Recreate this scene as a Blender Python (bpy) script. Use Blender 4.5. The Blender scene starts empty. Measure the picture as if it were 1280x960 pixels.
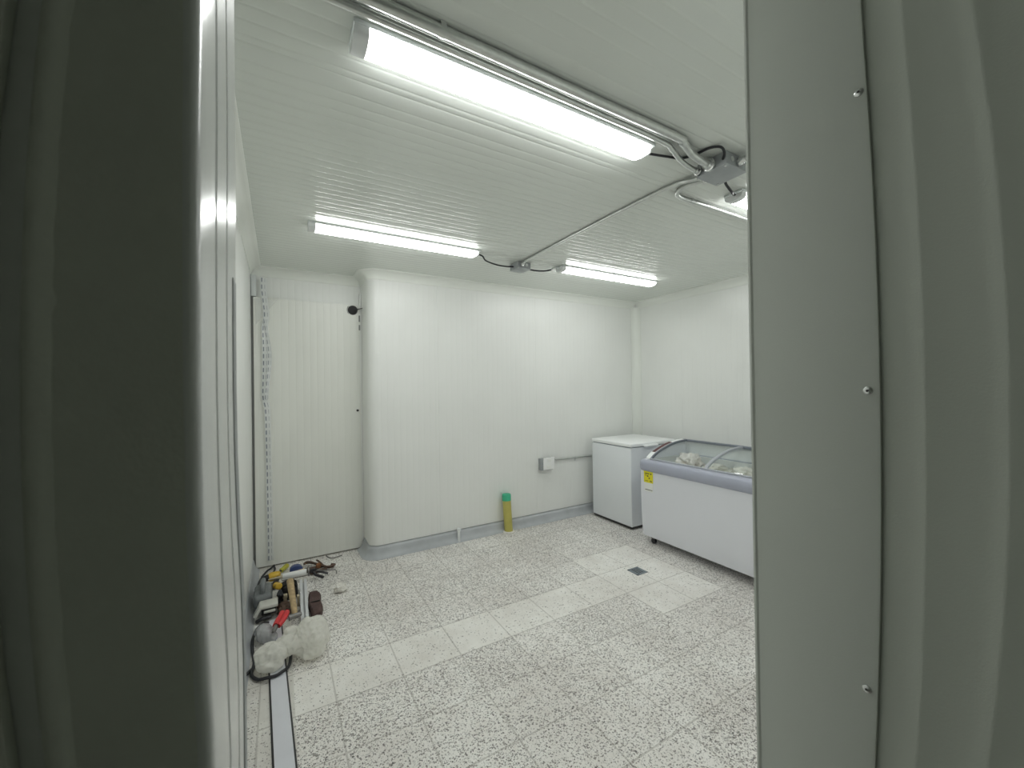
import bpy, bmesh, math, random
from mathutils import Vector, Matrix, noise as mnoise
random.seed(7)
scene = bpy.context.scene
COL = scene.collection
PI = math.pi
H = 1.5                                   # camera height

# ------------------------------------------------------------------ materials
def nt(name):
    m = bpy.data.materials.new(name); m.use_nodes = True
    t = m.node_tree; t.nodes.clear()
    out = t.nodes.new('ShaderNodeOutputMaterial')
    return m, t, out

def mat(name, col, rough=0.5, metal=0.0, var=0.06, vscale=6.0, bump=0.0, bscale=40.0, spec=0.5, coat=0.0, trans=0.0, alpha=1.0, sub=0.0, stretch=(1, 1, 1)):
    m, t, out = nt(name)
    p = t.nodes.new('ShaderNodeBsdfPrincipled')
    t.links.new(p.outputs[0], out.inputs[0])
    tc = t.nodes.new('ShaderNodeTexCoord')
    mp = t.nodes.new('ShaderNodeMapping'); mp.inputs['Scale'].default_value = stretch
    t.links.new(tc.outputs['Object'], mp.inputs[0])
    n = t.nodes.new('ShaderNodeTexNoise'); n.inputs['Scale'].default_value = vscale; n.inputs['Detail'].default_value = 5
    t.links.new(mp.outputs[0], n.inputs['Vector'])
    r = t.nodes.new('ShaderNodeValToRGB')
    r.color_ramp.elements[0].position = 0.3; r.color_ramp.elements[1].position = 0.7
    r.color_ramp.elements[0].color = (*[max(0, c * (1 - var)) for c in col], 1)
    r.color_ramp.elements[1].color = (*[min(1, c * (1 + var)) for c in col], 1)
    t.links.new(n.outputs[0], r.inputs[0]); t.links.new(r.outputs[0], p.inputs['Base Color'])
    p.inputs['Roughness'].default_value = rough; p.inputs['Metallic'].default_value = metal
    p.inputs['Specular IOR Level'].default_value = spec
    p.inputs['Coat Weight'].default_value = coat
    p.inputs['Transmission Weight'].default_value = trans
    p.inputs['Alpha'].default_value = alpha
    if sub: p.inputs['Subsurface Weight'].default_value = sub; p.inputs['Subsurface Radius'].default_value = (0.02, 0.02, 0.02)
    if bump:
        n2 = t.nodes.new('ShaderNodeTexNoise'); n2.inputs['Scale'].default_value = bscale; n2.inputs['Detail'].default_value = 4
        t.links.new(mp.outputs[0], n2.inputs['Vector'])
        b = t.nodes.new('ShaderNodeBump'); b.inputs['Strength'].default_value = bump; b.inputs['Distance'].default_value = 0.01
        t.links.new(n2.outputs[0], b.inputs['Height']); t.links.new(b.outputs[0], p.inputs['Normal'])
    return m

M = {}
M['panel'] = mat('white_panel', (0.80, 0.812, 0.79), 0.30, var=0.015, vscale=2.5, bump=0.02, bscale=9)
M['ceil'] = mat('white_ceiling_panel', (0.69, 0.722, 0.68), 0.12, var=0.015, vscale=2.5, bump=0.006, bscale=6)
M['jamb'] = mat('glossy_white_steel', (0.78, 0.80, 0.79), 0.21, var=0.02, vscale=3, bump=0.02, bscale=30, spec=0.6, stretch=(6, 6, 0.4))
M['flash'] = mat('steel_flashing', (0.70, 0.73, 0.68), 0.4, var=0.02, vscale=4, bump=0.05, bscale=400)
M['rib'] = mat('ribbed_steel', (0.56, 0.59, 0.53), 0.45, var=0.02, vscale=4, bump=0.05, bscale=400)
M['outer'] = mat('outer_steel', (0.68, 0.70, 0.64), 0.5, var=0.03, vscale=8, bump=0.05, bscale=400)
M['cove'] = mat('white_cove', (0.80, 0.82, 0.78), 0.35, var=0.01)
M['kerb'] = mat('grey_kerb', (0.43, 0.45, 0.47), 0.35, var=0.10, vscale=7, bump=0.1, bscale=20)
M['door'] = mat('door_film', (0.78, 0.79, 0.745), 0.3, var=0.03, vscale=3, bump=0.10, bscale=7, stretch=(1, 1, 0.5))
M['gasket'] = mat('grey_gasket', (0.40, 0.42, 0.42), 0.7)
M['dark'] = mat('dark_gap', (0.04, 0.04, 0.04), 0.7)
M['gapgrey'] = mat('grey_gap', (0.25, 0.26, 0.25), 0.6)
M['gapdark'] = mat('dark_grey_gap', (0.16, 0.165, 0.16), 0.6)
M['black'] = mat('black_plastic', (0.02, 0.02, 0.023), 0.45, bump=0.05)
M['rubber'] = mat('black_rubber', (0.02, 0.021, 0.026), 0.5)
M['galv'] = mat('galvanised_steel', (0.62, 0.64, 0.62), 0.34, 0.85, var=0.08, vscale=30)
M['jbox'] = mat('grey_box', (0.36, 0.38, 0.39), 0.45, 0.25, var=0.05, vscale=20)
M['silver'] = mat('silver_fitting', (0.75, 0.76, 0.75), 0.25, 0.9, var=0.05)
M['capgrey'] = mat('light_grey_cap', (0.74, 0.76, 0.76), 0.4, var=0.02)
M['tray'] = mat('grey_white_tray', (0.62, 0.65, 0.65), 0.4, var=0.02)
M['white'] = mat('white_enamel', (0.80, 0.83, 0.86), 0.25, var=0.012, vscale=2)
M['lid'] = mat('white_lid', (0.91, 0.93, 0.93), 0.28, var=0.012, vscale=2)
M['fwhite'] = mat('freezer_white', (0.775, 0.79, 0.845), 0.28, var=0.012, vscale=2)
M['bumper'] = mat('blue_grey_bumper', (0.40, 0.42, 0.51), 0.4, var=0.03)
M['frame'] = mat('grey_frame', (0.20, 0.22, 0.26), 0.35, var=0.04)
M['lightframe'] = mat('light_grey_frame', (0.42, 0.44, 0.48), 0.35, var=0.04)
M['liner'] = mat('freezer_liner', (0.72, 0.73, 0.72), 0.4, var=0.02)
M['yellowlab'] = mat('yellow_label', (0.80, 0.72, 0.02), 0.5, var=0.03)
M['whitelab'] = mat('white_label', (0.82, 0.83, 0.80), 0.5, var=0.02)
M['ink'] = mat('dark_ink', (0.06, 0.06, 0.05), 0.6)
M['maroon'] = mat('maroon_decal', (0.10, 0.025, 0.03), 0.45, var=0.2, vscale=40)
M['yellowpvc'] = mat('yellow_pvc', (0.50, 0.455, 0.12), 0.4, var=0.06, vscale=12)
M['green'] = mat('green_tape', (0.05, 0.45, 0.26), 0.45, var=0.06)
M['plate'] = mat('white_plate', (0.86, 0.87, 0.86), 0.35, var=0.01)
M['channel'] = mat('white_channel', (0.66, 0.67, 0.72), 0.35, var=0.03, vscale=9)
M['alu'] = mat('aluminium', (0.72, 0.73, 0.76), 0.35, 0.4, var=0.04, stretch=(20, 1, 1))
M['wood'] = mat('tool_wood', (0.42, 0.31, 0.17), 0.6, var=0.25, vscale=9, bump=0.1, stretch=(6, 6, 0.6))
M['paleply'] = mat('pale_wood', (0.50, 0.43, 0.30), 0.65, var=0.15, vscale=20)
M['yellow'] = mat('yellow_plastic', (0.66, 0.42, 0.04), 0.4, var=0.1, vscale=30)
M['lime'] = mat('lime_plastic', (0.48, 0.46, 0.05), 0.4, var=0.1, vscale=30)
M['blue'] = mat('blue_plastic', (0.04, 0.07, 0.20), 0.35, var=0.1, vscale=30)
M['red'] = mat('red_plastic', (0.60, 0.03, 0.035), 0.38, var=0.1, vscale=30)
M['steel'] = mat('tool_steel', (0.22, 0.215, 0.21), 0.4, 0.8, var=0.15, vscale=30)
M['rust'] = mat('brown_copper', (0.28, 0.13, 0.06), 0.5, 0.3, var=0.2, vscale=30)
M['leather'] = mat('brown_leather', (0.10, 0.06, 0.042), 0.65, var=0.3, vscale=30, bump=0.3, bscale=90)
M['pouch'] = mat('dark_brown_canvas', (0.085, 0.05, 0.045), 0.8, var=0.2, vscale=40, bump=0.4, bscale=200)
M['canvas'] = mat('black_canvas', (0.018, 0.017, 0.017), 0.8, bump=0.3, bscale=150)
M['toolgrey'] = mat('grey_tool', (0.17, 0.185, 0.19), 0.5, var=0.2, vscale=18, bump=0.1)
M['palegrey'] = mat('pale_grey_metal', (0.62, 0.62, 0.57), 0.4, 0.2, var=0.05, vscale=20)
M['plaster'] = mat('white_plaster', (0.76, 0.74, 0.69), 0.9, var=0.08, vscale=30, bump=0.5, bscale=60)
M['drain'] = mat('drain_metal', (0.30, 0.35, 0.38), 0.35, 0.5, var=0.1, vscale=30)
M['valve'] = mat('white_pvc', (0.74, 0.76, 0.76), 0.35, var=0.02)
M['ice'] = mat('frozen_bag', (0.80, 0.76, 0.69), 0.35, var=0.12, vscale=28, bump=0.25, bscale=40, coat=0.5)
M['ice2'] = mat('frozen_pink_bag', (0.80, 0.74, 0.70), 0.35, var=0.14, vscale=22, bump=0.25, bscale=40, coat=0.5)
M['silicone'] = mat('grey_sealant', (0.72, 0.74, 0.68), 0.5, var=0.05, bump=0.2, bscale=80)

def thin(name, col, transp, rough=0.2, bump=0.0, bscale=60):
    m, t, out = nt(name)
    tr = t.nodes.new('ShaderNodeBsdfTransparent')
    p = t.nodes.new('ShaderNodeBsdfPrincipled'); p.inputs['Roughness'].default_value = rough
    tc = t.nodes.new('ShaderNodeTexCoord'); n = t.nodes.new('ShaderNodeTexNoise'); n.inputs['Scale'].default_value = bscale; n.inputs['Detail'].default_value = 4
    t.links.new(tc.outputs['Object'], n.inputs['Vector'])
    r = t.nodes.new('ShaderNodeValToRGB'); r.color_ramp.elements[0].position = .3; r.color_ramp.elements[1].position = .7
    r.color_ramp.elements[0].color = (*[c * .9 for c in col], 1); r.color_ramp.elements[1].color = (*col, 1)
    t.links.new(n.outputs[0], r.inputs[0]); t.links.new(r.outputs[0], p.inputs['Base Color'])
    if bump:
        b = t.nodes.new('ShaderNodeBump'); b.inputs['Strength'].default_value = bump; b.inputs['Distance'].default_value = .01
        t.links.new(n.outputs[0], b.inputs['Height']); t.links.new(b.outputs[0], p.inputs['Normal'])
    mx = t.nodes.new('ShaderNodeMixShader'); mx.inputs[0].default_value = 1 - transp
    t.links.new(tr.outputs[0], mx.inputs[1]); t.links.new(p.outputs[0], mx.inputs[2]); t.links.new(mx.outputs[0], out.inputs[0])
    return m
M['bag'] = thin('white_plastic_film', (0.93, 0.92, 0.87), 0.22, 0.25, 0.6, 26)
_t = M['bag'].node_tree; _mx = [n for n in _t.nodes if n.type == 'MIX_SHADER'][0]; _pr = [n for n in _t.nodes if n.type == 'BSDF_PRINCIPLED'][0]
_tl = _t.nodes.new('ShaderNodeBsdfTranslucent'); _tl.inputs[0].default_value = (0.93, 0.93, 0.88, 1)
_m2 = _t.nodes.new('ShaderNodeMixShader'); _m2.inputs[0].default_value = 0.35
_t.links.new(_pr.outputs[0], _m2.inputs[1]); _t.links.new(_tl.outputs[0], _m2.inputs[2]); _t.links.new(_m2.outputs[0], _mx.inputs[2])
M['clearbag'] = thin('grey_clear_film', (0.50, 0.51, 0.52), 0.30, 0.2, 0.6, 30)

def glass_mat():
    m, t, out = nt('curved_glass')
    tr = t.nodes.new('ShaderNodeBsdfTransparent'); tr.inputs[0].default_value = (0.95, 0.97, 0.97, 1)
    g = t.nodes.new('ShaderNodeBsdfGlossy'); g.inputs['Roughness'].default_value = 0.03
    lw = t.nodes.new('ShaderNodeLayerWeight'); lw.inputs[0].default_value = .5
    pw = t.nodes.new('ShaderNodeMath'); pw.operation = 'POWER'; pw.inputs[1].default_value = 4.0; t.links.new(lw.outputs['Facing'], pw.inputs[0])
    ad = t.nodes.new('ShaderNodeMath'); ad.operation = 'MULTIPLY_ADD'; ad.inputs[1].default_value = 0.35; ad.inputs[2].default_value = 0.03
    t.links.new(pw.outputs[0], ad.inputs[0])
    mx = t.nodes.new('ShaderNodeMixShader'); t.links.new(ad.outputs[0], mx.inputs[0])
    t.links.new(tr.outputs[0], mx.inputs[1]); t.links.new(g.outputs[0], mx.inputs[2]); t.links.new(mx.outputs[0], out.inputs[0])
    return m
M['glass'] = glass_mat()

def emit_mat(name, col, s):
    m, t, out = nt(name)
    e = t.nodes.new('ShaderNodeEmission'); e.inputs[0].default_value = (*col, 1); e.inputs[1].default_value = s
    t.links.new(e.outputs[0], out.inputs[0]); return m
LAMP = 17.0
M['diff'] = emit_mat('lit_diffuser', (0.985, 1.0, 0.982), LAMP)

def film_mat():
    # translucent tape with dark printed dashes, by UV: u across, v metres along
    m, t, out = nt('printed_film')
    N = t.nodes.new; L = t.links.new
    uv = N('ShaderNodeTexCoord'); sp = N('ShaderNodeSeparateXYZ'); L(uv.outputs['UV'], sp.inputs[0])
    def ma(op, a, b=None):
        x = N('ShaderNodeMath'); x.operation = op
        for i, v in enumerate((a, b)):
            if v is None: continue
            if isinstance(v, (int, float)): x.inputs[i].default_value = v
            else: L(v, x.inputs[i])
        return x.outputs[0]
    u, v = sp.outputs[0], sp.outputs[1]
    fr = ma('FRACT', ma('MULTIPLY', v, 17.0)); dash = ma('LESS_THAN', fr, 0.62)
    l1 = ma('LESS_THAN', ma('ABSOLUTE', ma('SUBTRACT', u, 0.22)), 0.09)
    l2 = ma('LESS_THAN', ma('ABSOLUTE', ma('SUBTRACT', u, 0.70)), 0.05)
    mask = ma('MULTIPLY', dash, ma('MAXIMUM', l1, ma('MULTIPLY', l2, 0.7)))
    mix = N('ShaderNodeMixRGB'); L(ma('MULTIPLY', mask, 0.85), mix.inputs[0])
    mix.inputs[1].default_value = (0.78, 0.80, 0.80, 1); mix.inputs[2].default_value = (0.07, 0.09, 0.13, 1)
    p = N('ShaderNodeBsdfPrincipled'); L(mix.outputs[0], p.inputs['Base Color']); p.inputs['Roughness'].default_value = .2
    tr = N('ShaderNodeBsdfTransparent'); mx = N('ShaderNodeMixShader')
    f = ma('ADD', ma('MULTIPLY', mask, 0.25), 0.72); L(f, mx.inputs[0])
    L(tr.outputs[0], mx.inputs[1]); L(p.outputs[0], mx.inputs[2]); L(mx.outputs[0], out.inputs[0])
    return m
M['film'] = film_mat()

def terrazzo():
    m, t, out = nt('terrazzo_tiles')
    N = t.nodes.new; L = t.links.new
    def ma(op, a, b=None, c=None):
        x = N('ShaderNodeMath'); x.operation = op
        for i, v in enumerate((a, b, c)):
            if v is None: continue
            if isinstance(v, (int, float)): x.inputs[i].default_value = v
            else: L(v, x.inputs[i])
        return x.outputs[0]
    def mixc(f, a, b):
        x = N('ShaderNodeMixRGB')
        for i, v in enumerate((f, a, b)):
            if isinstance(v, (int, float)): x.inputs[i].default_value = v
            elif isinstance(v, tuple): x.inputs[i].default_value = (*v, 1)
            else: L(v, x.inputs[i])
        return x.outputs[0]
    def rng(v, lo, hi):
        return ma('MULTIPLY', ma('GREATER_THAN', v, lo - .5), ma('LESS_THAN', v, hi + .5))
    tc = N('ShaderNodeTexCoord'); P = tc.outputs['Object']
    sp = N('ShaderNodeSeparateXYZ'); L(P, sp.inputs[0])
    tx = ma('DIVIDE', ma('SUBTRACT', sp.outputs[0], 0.225), 0.322); ty = ma('DIVIDE', ma('SUBTRACT', sp.outputs[1], 2.112), 0.316)
    cx, cy = ma('FLOOR', tx), ma('FLOOR', ty); fx, fy = ma('FRACT', tx), ma('FRACT', ty)
    cv = N('ShaderNodeCombineXYZ'); L(cx, cv.inputs[0]); L(cy, cv.inputs[1])
    wn = N('ShaderNodeTexWhiteNoise'); wn.noise_dimensions = '2D'; L(cv.outputs[0], wn.inputs['Vector'])
    rnd = wn.outputs[0]
    white = ma('MAXIMUM', ma('MULTIPLY', rng(cy, 0, 0), rng(cx, -1, 5)), ma('MULTIPLY', rng(cx, 6, 7), rng(cy, -1, 1)))
    # grey cement lane beside the channel strip along the wall
    lane = ma('LESS_THAN', sp.outputs[0], 0.05)
    # distance to joint
    ex = ma('MINIMUM', fx, ma('SUBTRACT', 1.0, fx)); ey = ma('MINIMUM', fy, ma('SUBTRACT', 1.0, fy))
    e = ma('MINIMUM', ex, ey)
    n1 = N('ShaderNodeTexNoise'); n1.inputs['Scale'].default_value = 2.2; n1.inputs['Detail'].default_value = 6; L(P, n1.inputs['Vector'])
    n2 = N('ShaderNodeTexNoise'); n2.inputs['Scale'].default_value = 14; n2.inputs['Detail'].default_value = 6; L(P, n2.inputs['Vector'])
    jw = ma('MULTIPLY_ADD', n2.outputs[0], 0.02, 0.0)
    joint = ma('LESS_THAN', e, ma('ADD', jw, 0.002))
    # chips
    warp = N('ShaderNodeTexNoise'); warp.inputs['Scale'].default_value = 60; L(P, warp.inputs['Vector'])
    wv = N('ShaderNodeVectorMath'); wv.operation = 'SCALE'; L(warp.outputs[1], wv.inputs[0]); wv.inputs['Scale'].default_value = 0.012
    pv = N('ShaderNodeVectorMath'); pv.operation = 'ADD'; L(P, pv.inputs[0]); L(wv.outputs[0], pv.inputs[1])
    def chips(scale, frac, size):
        v = N('ShaderNodeTexVoronoi'); v.inputs['Scale'].default_value = scale; L(pv.outputs[0], v.inputs['Vector'])
        s = N('ShaderNodeSeparateColor'); L(v.outputs['Color'], s.inputs[0])
        a = ma('LESS_THAN', s.outputs[0], frac)
        rr = ma('MULTIPLY_ADD', s.outputs[1], size * .5, size * .55)
        b = ma('LESS_THAN', v.outputs['Distance'], rr)
        return ma('MULTIPLY', a, b), s.outputs[2], s.outputs[0]
    frac = ma('MULTIPLY_ADD', rnd, 0.20, 0.29)
    frac = ma('MULTIPLY', frac, ma('SUBTRACT', 1.0, ma('MULTIPLY', white, 0.84)))
    frac = ma('MULTIPLY', frac, ma('SUBTRACT', 1.0, ma('MULTIPLY', lane, 0.7)))
    big, tone, _ = chips(135.0, frac, 0.66)
    small, tone2, _ = chips(280.0, ma('MULTIPLY', frac, 0.8), 0.62)
    base = mixc(white, (0.87, 0.855, 0.835), (0.86, 0.85, 0.825))
    base = mixc(ma('MULTIPLY', lane, 0.6), base, (0.60, 0.59, 0.55))
    # pale marble grains
    pg = N('ShaderNodeTexVoronoi'); pg.inputs['Scale'].default_value = 70; L(pv.outputs[0], pg.inputs['Vector'])
    sg = N('ShaderNodeSeparateColor'); L(pg.outputs['Color'], sg.inputs[0])
    base = mixc(ma('MULTIPLY', sg.outputs[0], ma('SUBTRACT', 0.30, ma('MULTIPLY', white, 0.2))), base, (0.92, 0.91, 0.88))
    dark = mixc(tone, (0.07, 0.068, 0.065), (0.38, 0.355, 0.335))
    colr = mixc(ma('MULTIPLY', small, 0.75), base, dark)
    colr = mixc(ma('MULTIPLY', big, 0.92), colr, dark)
    colr = mixc(ma('MULTIPLY', joint, 0.42), colr, (0.30, 0.28, 0.25))
    # dirt and wear
    dr = N('ShaderNodeValToRGB'); dr.color_ramp.elements[0].position = .36; dr.color_ramp.elements[1].position = .62
    dr.color_ramp.elements[0].color = (0.90, 0.885, 0.87, 1); dr.color_ramp.elements[1].color = (1.02, 1.02, 1.01, 1)
    L(n1.outputs[0], dr.inputs[0])
    mu = N('ShaderNodeMixRGB'); mu.blend_type = 'MULTIPLY'; mu.inputs[0].default_value = 1; L(colr, mu.inputs[1]); L(dr.outputs[0], mu.inputs[2])
    dr2 = N('ShaderNodeValToRGB'); dr2.color_ramp.elements[0].position = .3; dr2.color_ramp.elements[1].position = .6
    dr2.color_ramp.elements[0].color = (0.93, 0.92, 0.91, 1); dr2.color_ramp.elements[1].color = (1, 1, 1, 1); L(n2.outputs[0], dr2.inputs[0])
    mu2 = N('ShaderNodeMixRGB'); mu2.blend_type = 'MULTIPLY'; mu2.inputs[0].default_value = 1; L(mu.outputs[0], mu2.inputs[1]); L(dr2.outputs[0], mu2.inputs[2])
    p = N('ShaderNodeBsdfPrincipled'); L(mu2.outputs[0], p.inputs['Base Color']); p.inputs['Roughness'].default_value = 0.5
    p.inputs['Specular IOR Level'].default_value = 0.35
    L(p.outputs[0], out.inputs[0])
    return m
M['floor'] = terrazzo()

# ------------------------------------------------------------------ mesh helper
class MB:
    def __init__(s): s.v = []; s.f = []; s.uv = {}
    def add(s, vs, fs):
        b = len(s.v); s.v += [tuple(v) for v in vs]; s.f += [tuple(b + i for i in f) for f in fs]; return b
    def box(s, lo, hi, mtx=None, bev=0.0):
        bm = bmesh.new(); bmesh.ops.create_cube(bm, size=1.0)
        for v in bm.verts:
            v.co = Vector(((lo[i] + hi[i]) / 2 + v.co[i] * (hi[i] - lo[i])) for i in range(3))
        if bev: bmesh.ops.bevel(bm, geom=bm.edges[:], offset=bev, segments=3, profile=0.5, affect='EDGES')
        s.bm(bm, mtx); return s
    def bm(s, bm, mtx=None):
        bm.verts.index_update()
        vs = [(mtx @ v.co if mtx else v.co.copy()) for v in bm.verts]
        s.add(vs, [[v.index for v in f.verts] for f in bm.faces]); bm.free(); return s
    def tube(s, pts, r, seg=12, cap=True, rs=None):
        pts = [Vector(p) for p in pts]; n = len(pts); rings = []
        up = None
        for i, p in enumerate(pts):
            d = (pts[min(i + 1, n - 1)] - pts[max(i - 1, 0)]).normalized()
            if up is None:
                up = Vector((0, 0, 1)) if abs(d.z) < .9 else Vector((1, 0, 0))
            up = (up - d * up.dot(d))
            if up.length < 1e-6: up = d.orthogonal()
            up.normalize(); sd = d.cross(up)
            rr = rs[i] if rs else r
            rings.append([p + (math.cos(2 * PI * k / seg) * sd + math.sin(2 * PI * k / seg) * up) * rr for k in range(seg)])
        vs = [v for g in rings for v in g]; fs = []
        for i in range(n - 1):
            for k in range(seg):
                a = i * seg + k; b = i * seg + (k + 1) % seg
                fs.append((a, b, b + seg, a + seg))
        if cap: fs += [tuple(range(seg))[::-1], tuple((n - 1) * seg + k for k in range(seg))]
        s.add(vs, fs); return s
    def extrude(s, prof, vec, closed=True, caps=True):
        # prof: list of 3D points; vec: extrusion
        n = len(prof); vec = Vector(vec)
        vs = [Vector(p) for p in prof] + [Vector(p) + vec for p in prof]
        fs = [(i, (i + 1) % n, (i + 1) % n + n, i + n) for i in range(n if closed else n - 1)]
        if closed and caps: fs += [tuple(range(n))[::-1], tuple(range(n, 2 * n))]
        s.add(vs, fs); return s
    def grid(s, rows):
        m = len(rows[0]); vs = [p for r in rows for p in r]
        fs = [(i * m + j, i * m + j + 1, (i + 1) * m + j + 1, (i + 1) * m + j) for i in range(len(rows) - 1) for j in range(m - 1)]
        s.add(vs, fs); return s
    def ball(s, c, r, sc=(1, 1, 1), sub=3, amp=0.0, fr=8.0, seed=0.0):
        bm = bmesh.new(); bmesh.ops.create_icosphere(bm, subdivisions=sub, radius=1)
        for v in bm.verts:
            k = 1 + amp * mnoise.noise(v.co * fr * r * 4 + Vector((seed, seed * 1.7, 3.1)))
            v.co = Vector(c) + Vector((v.co.x * sc[0], v.co.y * sc[1], v.co.z * sc[2])) * r * k
        return s.bm(bm)
    def build(s, name, m, parent=None, smooth=40, loc=None):
        me = bpy.data.meshes.new(name); me.from_pydata([tuple(v) for v in s.v], [], s.f); me.validate()
        bm = bmesh.new(); bm.from_mesh(me); bmesh.ops.recalc_face_normals(bm, faces=bm.faces[:]); bm.to_mesh(me); bm.free()
        if smooth:
            for p in me.polygons: p.use_smooth = True
            me.set_sharp_from_angle(angle=math.radians(smooth))
        me.materials.append(m)
        o = bpy.data.objects.new(name, me); COL.objects.link(o)
        if parent is not None:
            o.parent = parent
            # geometry is written in world space: bring it into the parent's frame
            w = Vector((0, 0, 0)); q = parent
            while q is not None: w += Vector(q.location); q = q.parent
            for v in me.vertices: v.co = v.co - w
        return o

def tag(o, label, cat, group=None):
    o['label'] = label; o['category'] = cat
    if group: o['group'] = group
    return o
def thing(name, label, cat, loc=(0, 0, 0), group=None):
    o = bpy.data.objects.new(name, None); COL.objects.link(o); o.location = loc; o.empty_display_size = .1
    return tag(o, label, cat, group)
def struct(o, label=None):
    o['kind'] = 'structure'
    if label: o['label'] = label
    return o
def smoothpath(pts, k=8):
    pts = [Vector(p) for p in pts]; out = []
    for i in range(len(pts) - 1):
        p0 = pts[max(i - 1, 0)]; p1 = pts[i]; p2 = pts[i + 1]; p3 = pts[min(i + 2, len(pts) - 1)]
        for j in range(k):
            t = j / k
            out.append(0.5 * ((2 * p1) + (-p0 + p2) * t + (2 * p0 - 5 * p1 + 4 * p2 - p3) * t * t + (-p0 + 3 * p1 - 3 * p2 + p3) * t ** 3))
    out.append(pts[-1]); return out
def sweep(path, prof, closed=False):
    # path: 2D points (x,y) walked with the room on the left; prof: (offset into the room, z)
    n = len(path); rows = []
    for i in range(n):
        p = Vector(path[i]); a = Vector(path[max(i - 1, 0)]); b = Vector(path[min(i + 1, n - 1)])
        d1 = (p - a).normalized() if i > 0 else (b - p).normalized(); d2 = (b - p).normalized() if i < n - 1 else d1
        n1 = Vector((-d1.y, d1.x)); n2 = Vector((-d2.y, d2.x)); nn = (n1 + n2)
        nn = nn / max(nn.dot(n1), .2) if nn.length > 1e-6 else n1
        # nn scaled so that offset along each normal is 1
        rows.append([(p.x + nn.x * o, p.y + nn.y * o, z) for o, z in prof])
    return rows

def ribs(t0, t1, pitch=0.056, w=0.010, d=0.0008, phase=0.0, seams=()):
    # profile along t with shallow V grooves; returns [(t, depth)]
    P = [(t0, 0)]; t = t0 + phase
    marks = []
    while t < t1 - w:
        if t > t0 + w: marks.append((t, d, w))
        t += pitch
    marks = [m for m in marks if all(abs(m[0] - s) > 0.03 for s in seams)] + [(s, 0.0018 if pitch < 1 else .002, 0.010) for s in seams if t0 + .02 < s < t1 - .02]
    for c, dd, ww in sorted(marks):
        P += [(c + ww * (k / 8 - .5), dd * .5 * (1 + math.cos(2 * PI * (k / 8 - .5)))) for k in range(9)]
    P.append((t1, 0)); return P

# ------------------------------------------------------------------ room shell
YB, YR, XL, XR, ZC = 3.70, 4.05, -0.20, 4.00, 2.55
YF0, YF1 = 0.22, 0.39            # doorway wall: outer and inner faces
XJ, XC = -0.03, 0.70             # left jamb face, right-hand side of the passage

mb = MB(); mb.box((-1.2, -1.6, -0.06), (XR + .1, YR + .1, 0)); struct(mb.build('floor', M['floor'], smooth=0), 'speckled terrazzo tile floor with a band of plain white tiles')

# ceiling: grooved panels running along X
pr = ribs(-1.6, YR + .1, seams=(1.44, 2.56, 0.32), phase=0.04, d=.0013, w=.016)
mb = MB(); mb.grid([[(-1.2, t, ZC + d), (XR + .1, t, ZC + d)] for t, d in pr])
mb.box((-1.2, -1.6, ZC + .03), (XR + .1, YR + .1, ZC + .1)); struct(mb.build('ceiling', M['ceil'], smooth=50), 'grooved white panel ceiling')

# main wall behind, with rounded outer corner
def vertical_ribs(axis, t0, t1, plane, sgn, z0, z1, seams=(), phase=0.03, wall='wall_back', m='panel', depth=.1, d=.0006):
    pr = ribs(t0, t1, seams=seams, phase=phase, d=d)
    mb = MB()
    if axis == 'x': rows = [[(t, plane + sgn * dd, z0), (t, plane + sgn * dd, z1)] for t, dd in pr]
    else: rows = [[(plane + sgn * dd, t, z0), (plane + sgn * dd, t, z1)] for t, dd in pr]
    mb.grid(rows)
    # body behind the skin
    if axis == 'x':
        a, b = sorted((plane + sgn * .012, plane + sgn * depth)); mb.box((t0, a, 0.0), (t1, b, z1))
        # closing lips
        for z in (z0,): mb.add([(t0, plane, z), (t1, plane, z), (t1, plane + sgn * .012, z), (t0, plane + sgn * .012, z)], [(0, 1, 2, 3)])
    else:
        a, b = sorted((plane + sgn * .012, plane + sgn * depth)); mb.box((a, t0, 0.0), (b, t1, z1))
        mb.add([(plane, t0, z0), (plane, t1, z0), (plane + sgn * .012, t1, z0), (plane + sgn * .012, t0, z0)], [(0, 1, 2, 3)])
    return mb
R = 0.085
mb = vertical_ribs('x', 0.68 + R, XR, YB, 1, 0.105, ZC, seams=(1.3226, 2.444, 3.47), phase=.02)
arc = [(0.68 + R - R * math.cos(a), YB + R - R * math.sin(a)) for a in [PI / 2 * k / 10 for k in range(11)]]
prof = [(0.68, YR + .02), (0.68, YB + R)] + arc[1:]
mb.grid([[(x, y, 0.105), (x, y, ZC)] for x, y in prof])
mb.grid([[(x + .012, y + .012, 0.0), (x + .012, y + .012, .11)] for x, y in prof])
struct(mb.build('wall_back', M['panel'], smooth=30), 'white ribbed panel wall with rounded corner')
mb = vertical_ribs('x', XL - .02, 0.68, YR, 1, 0.0, ZC, phase=.01); struct(mb.build('wall_recess', M['panel'], smooth=50), 'white ribbed panel above the door')
mb = vertical_ribs('y', YF0 - .0, YR, XL, -1, 0.105, ZC, seams=(1.1, 2.2, 3.3)); struct(mb.build('wall_left', M['panel'], smooth=50), 'white panel wall beside the tool pile')
mb = vertical_ribs('y', YF1 - .05, YB, XR, 1, 0.105, ZC, seams=(0.8, 1.9, 3.02), phase=.015); struct(mb.build('wall_right', M['panel'], smooth=50), 'white ribbed panel wall behind the freezers')

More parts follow.
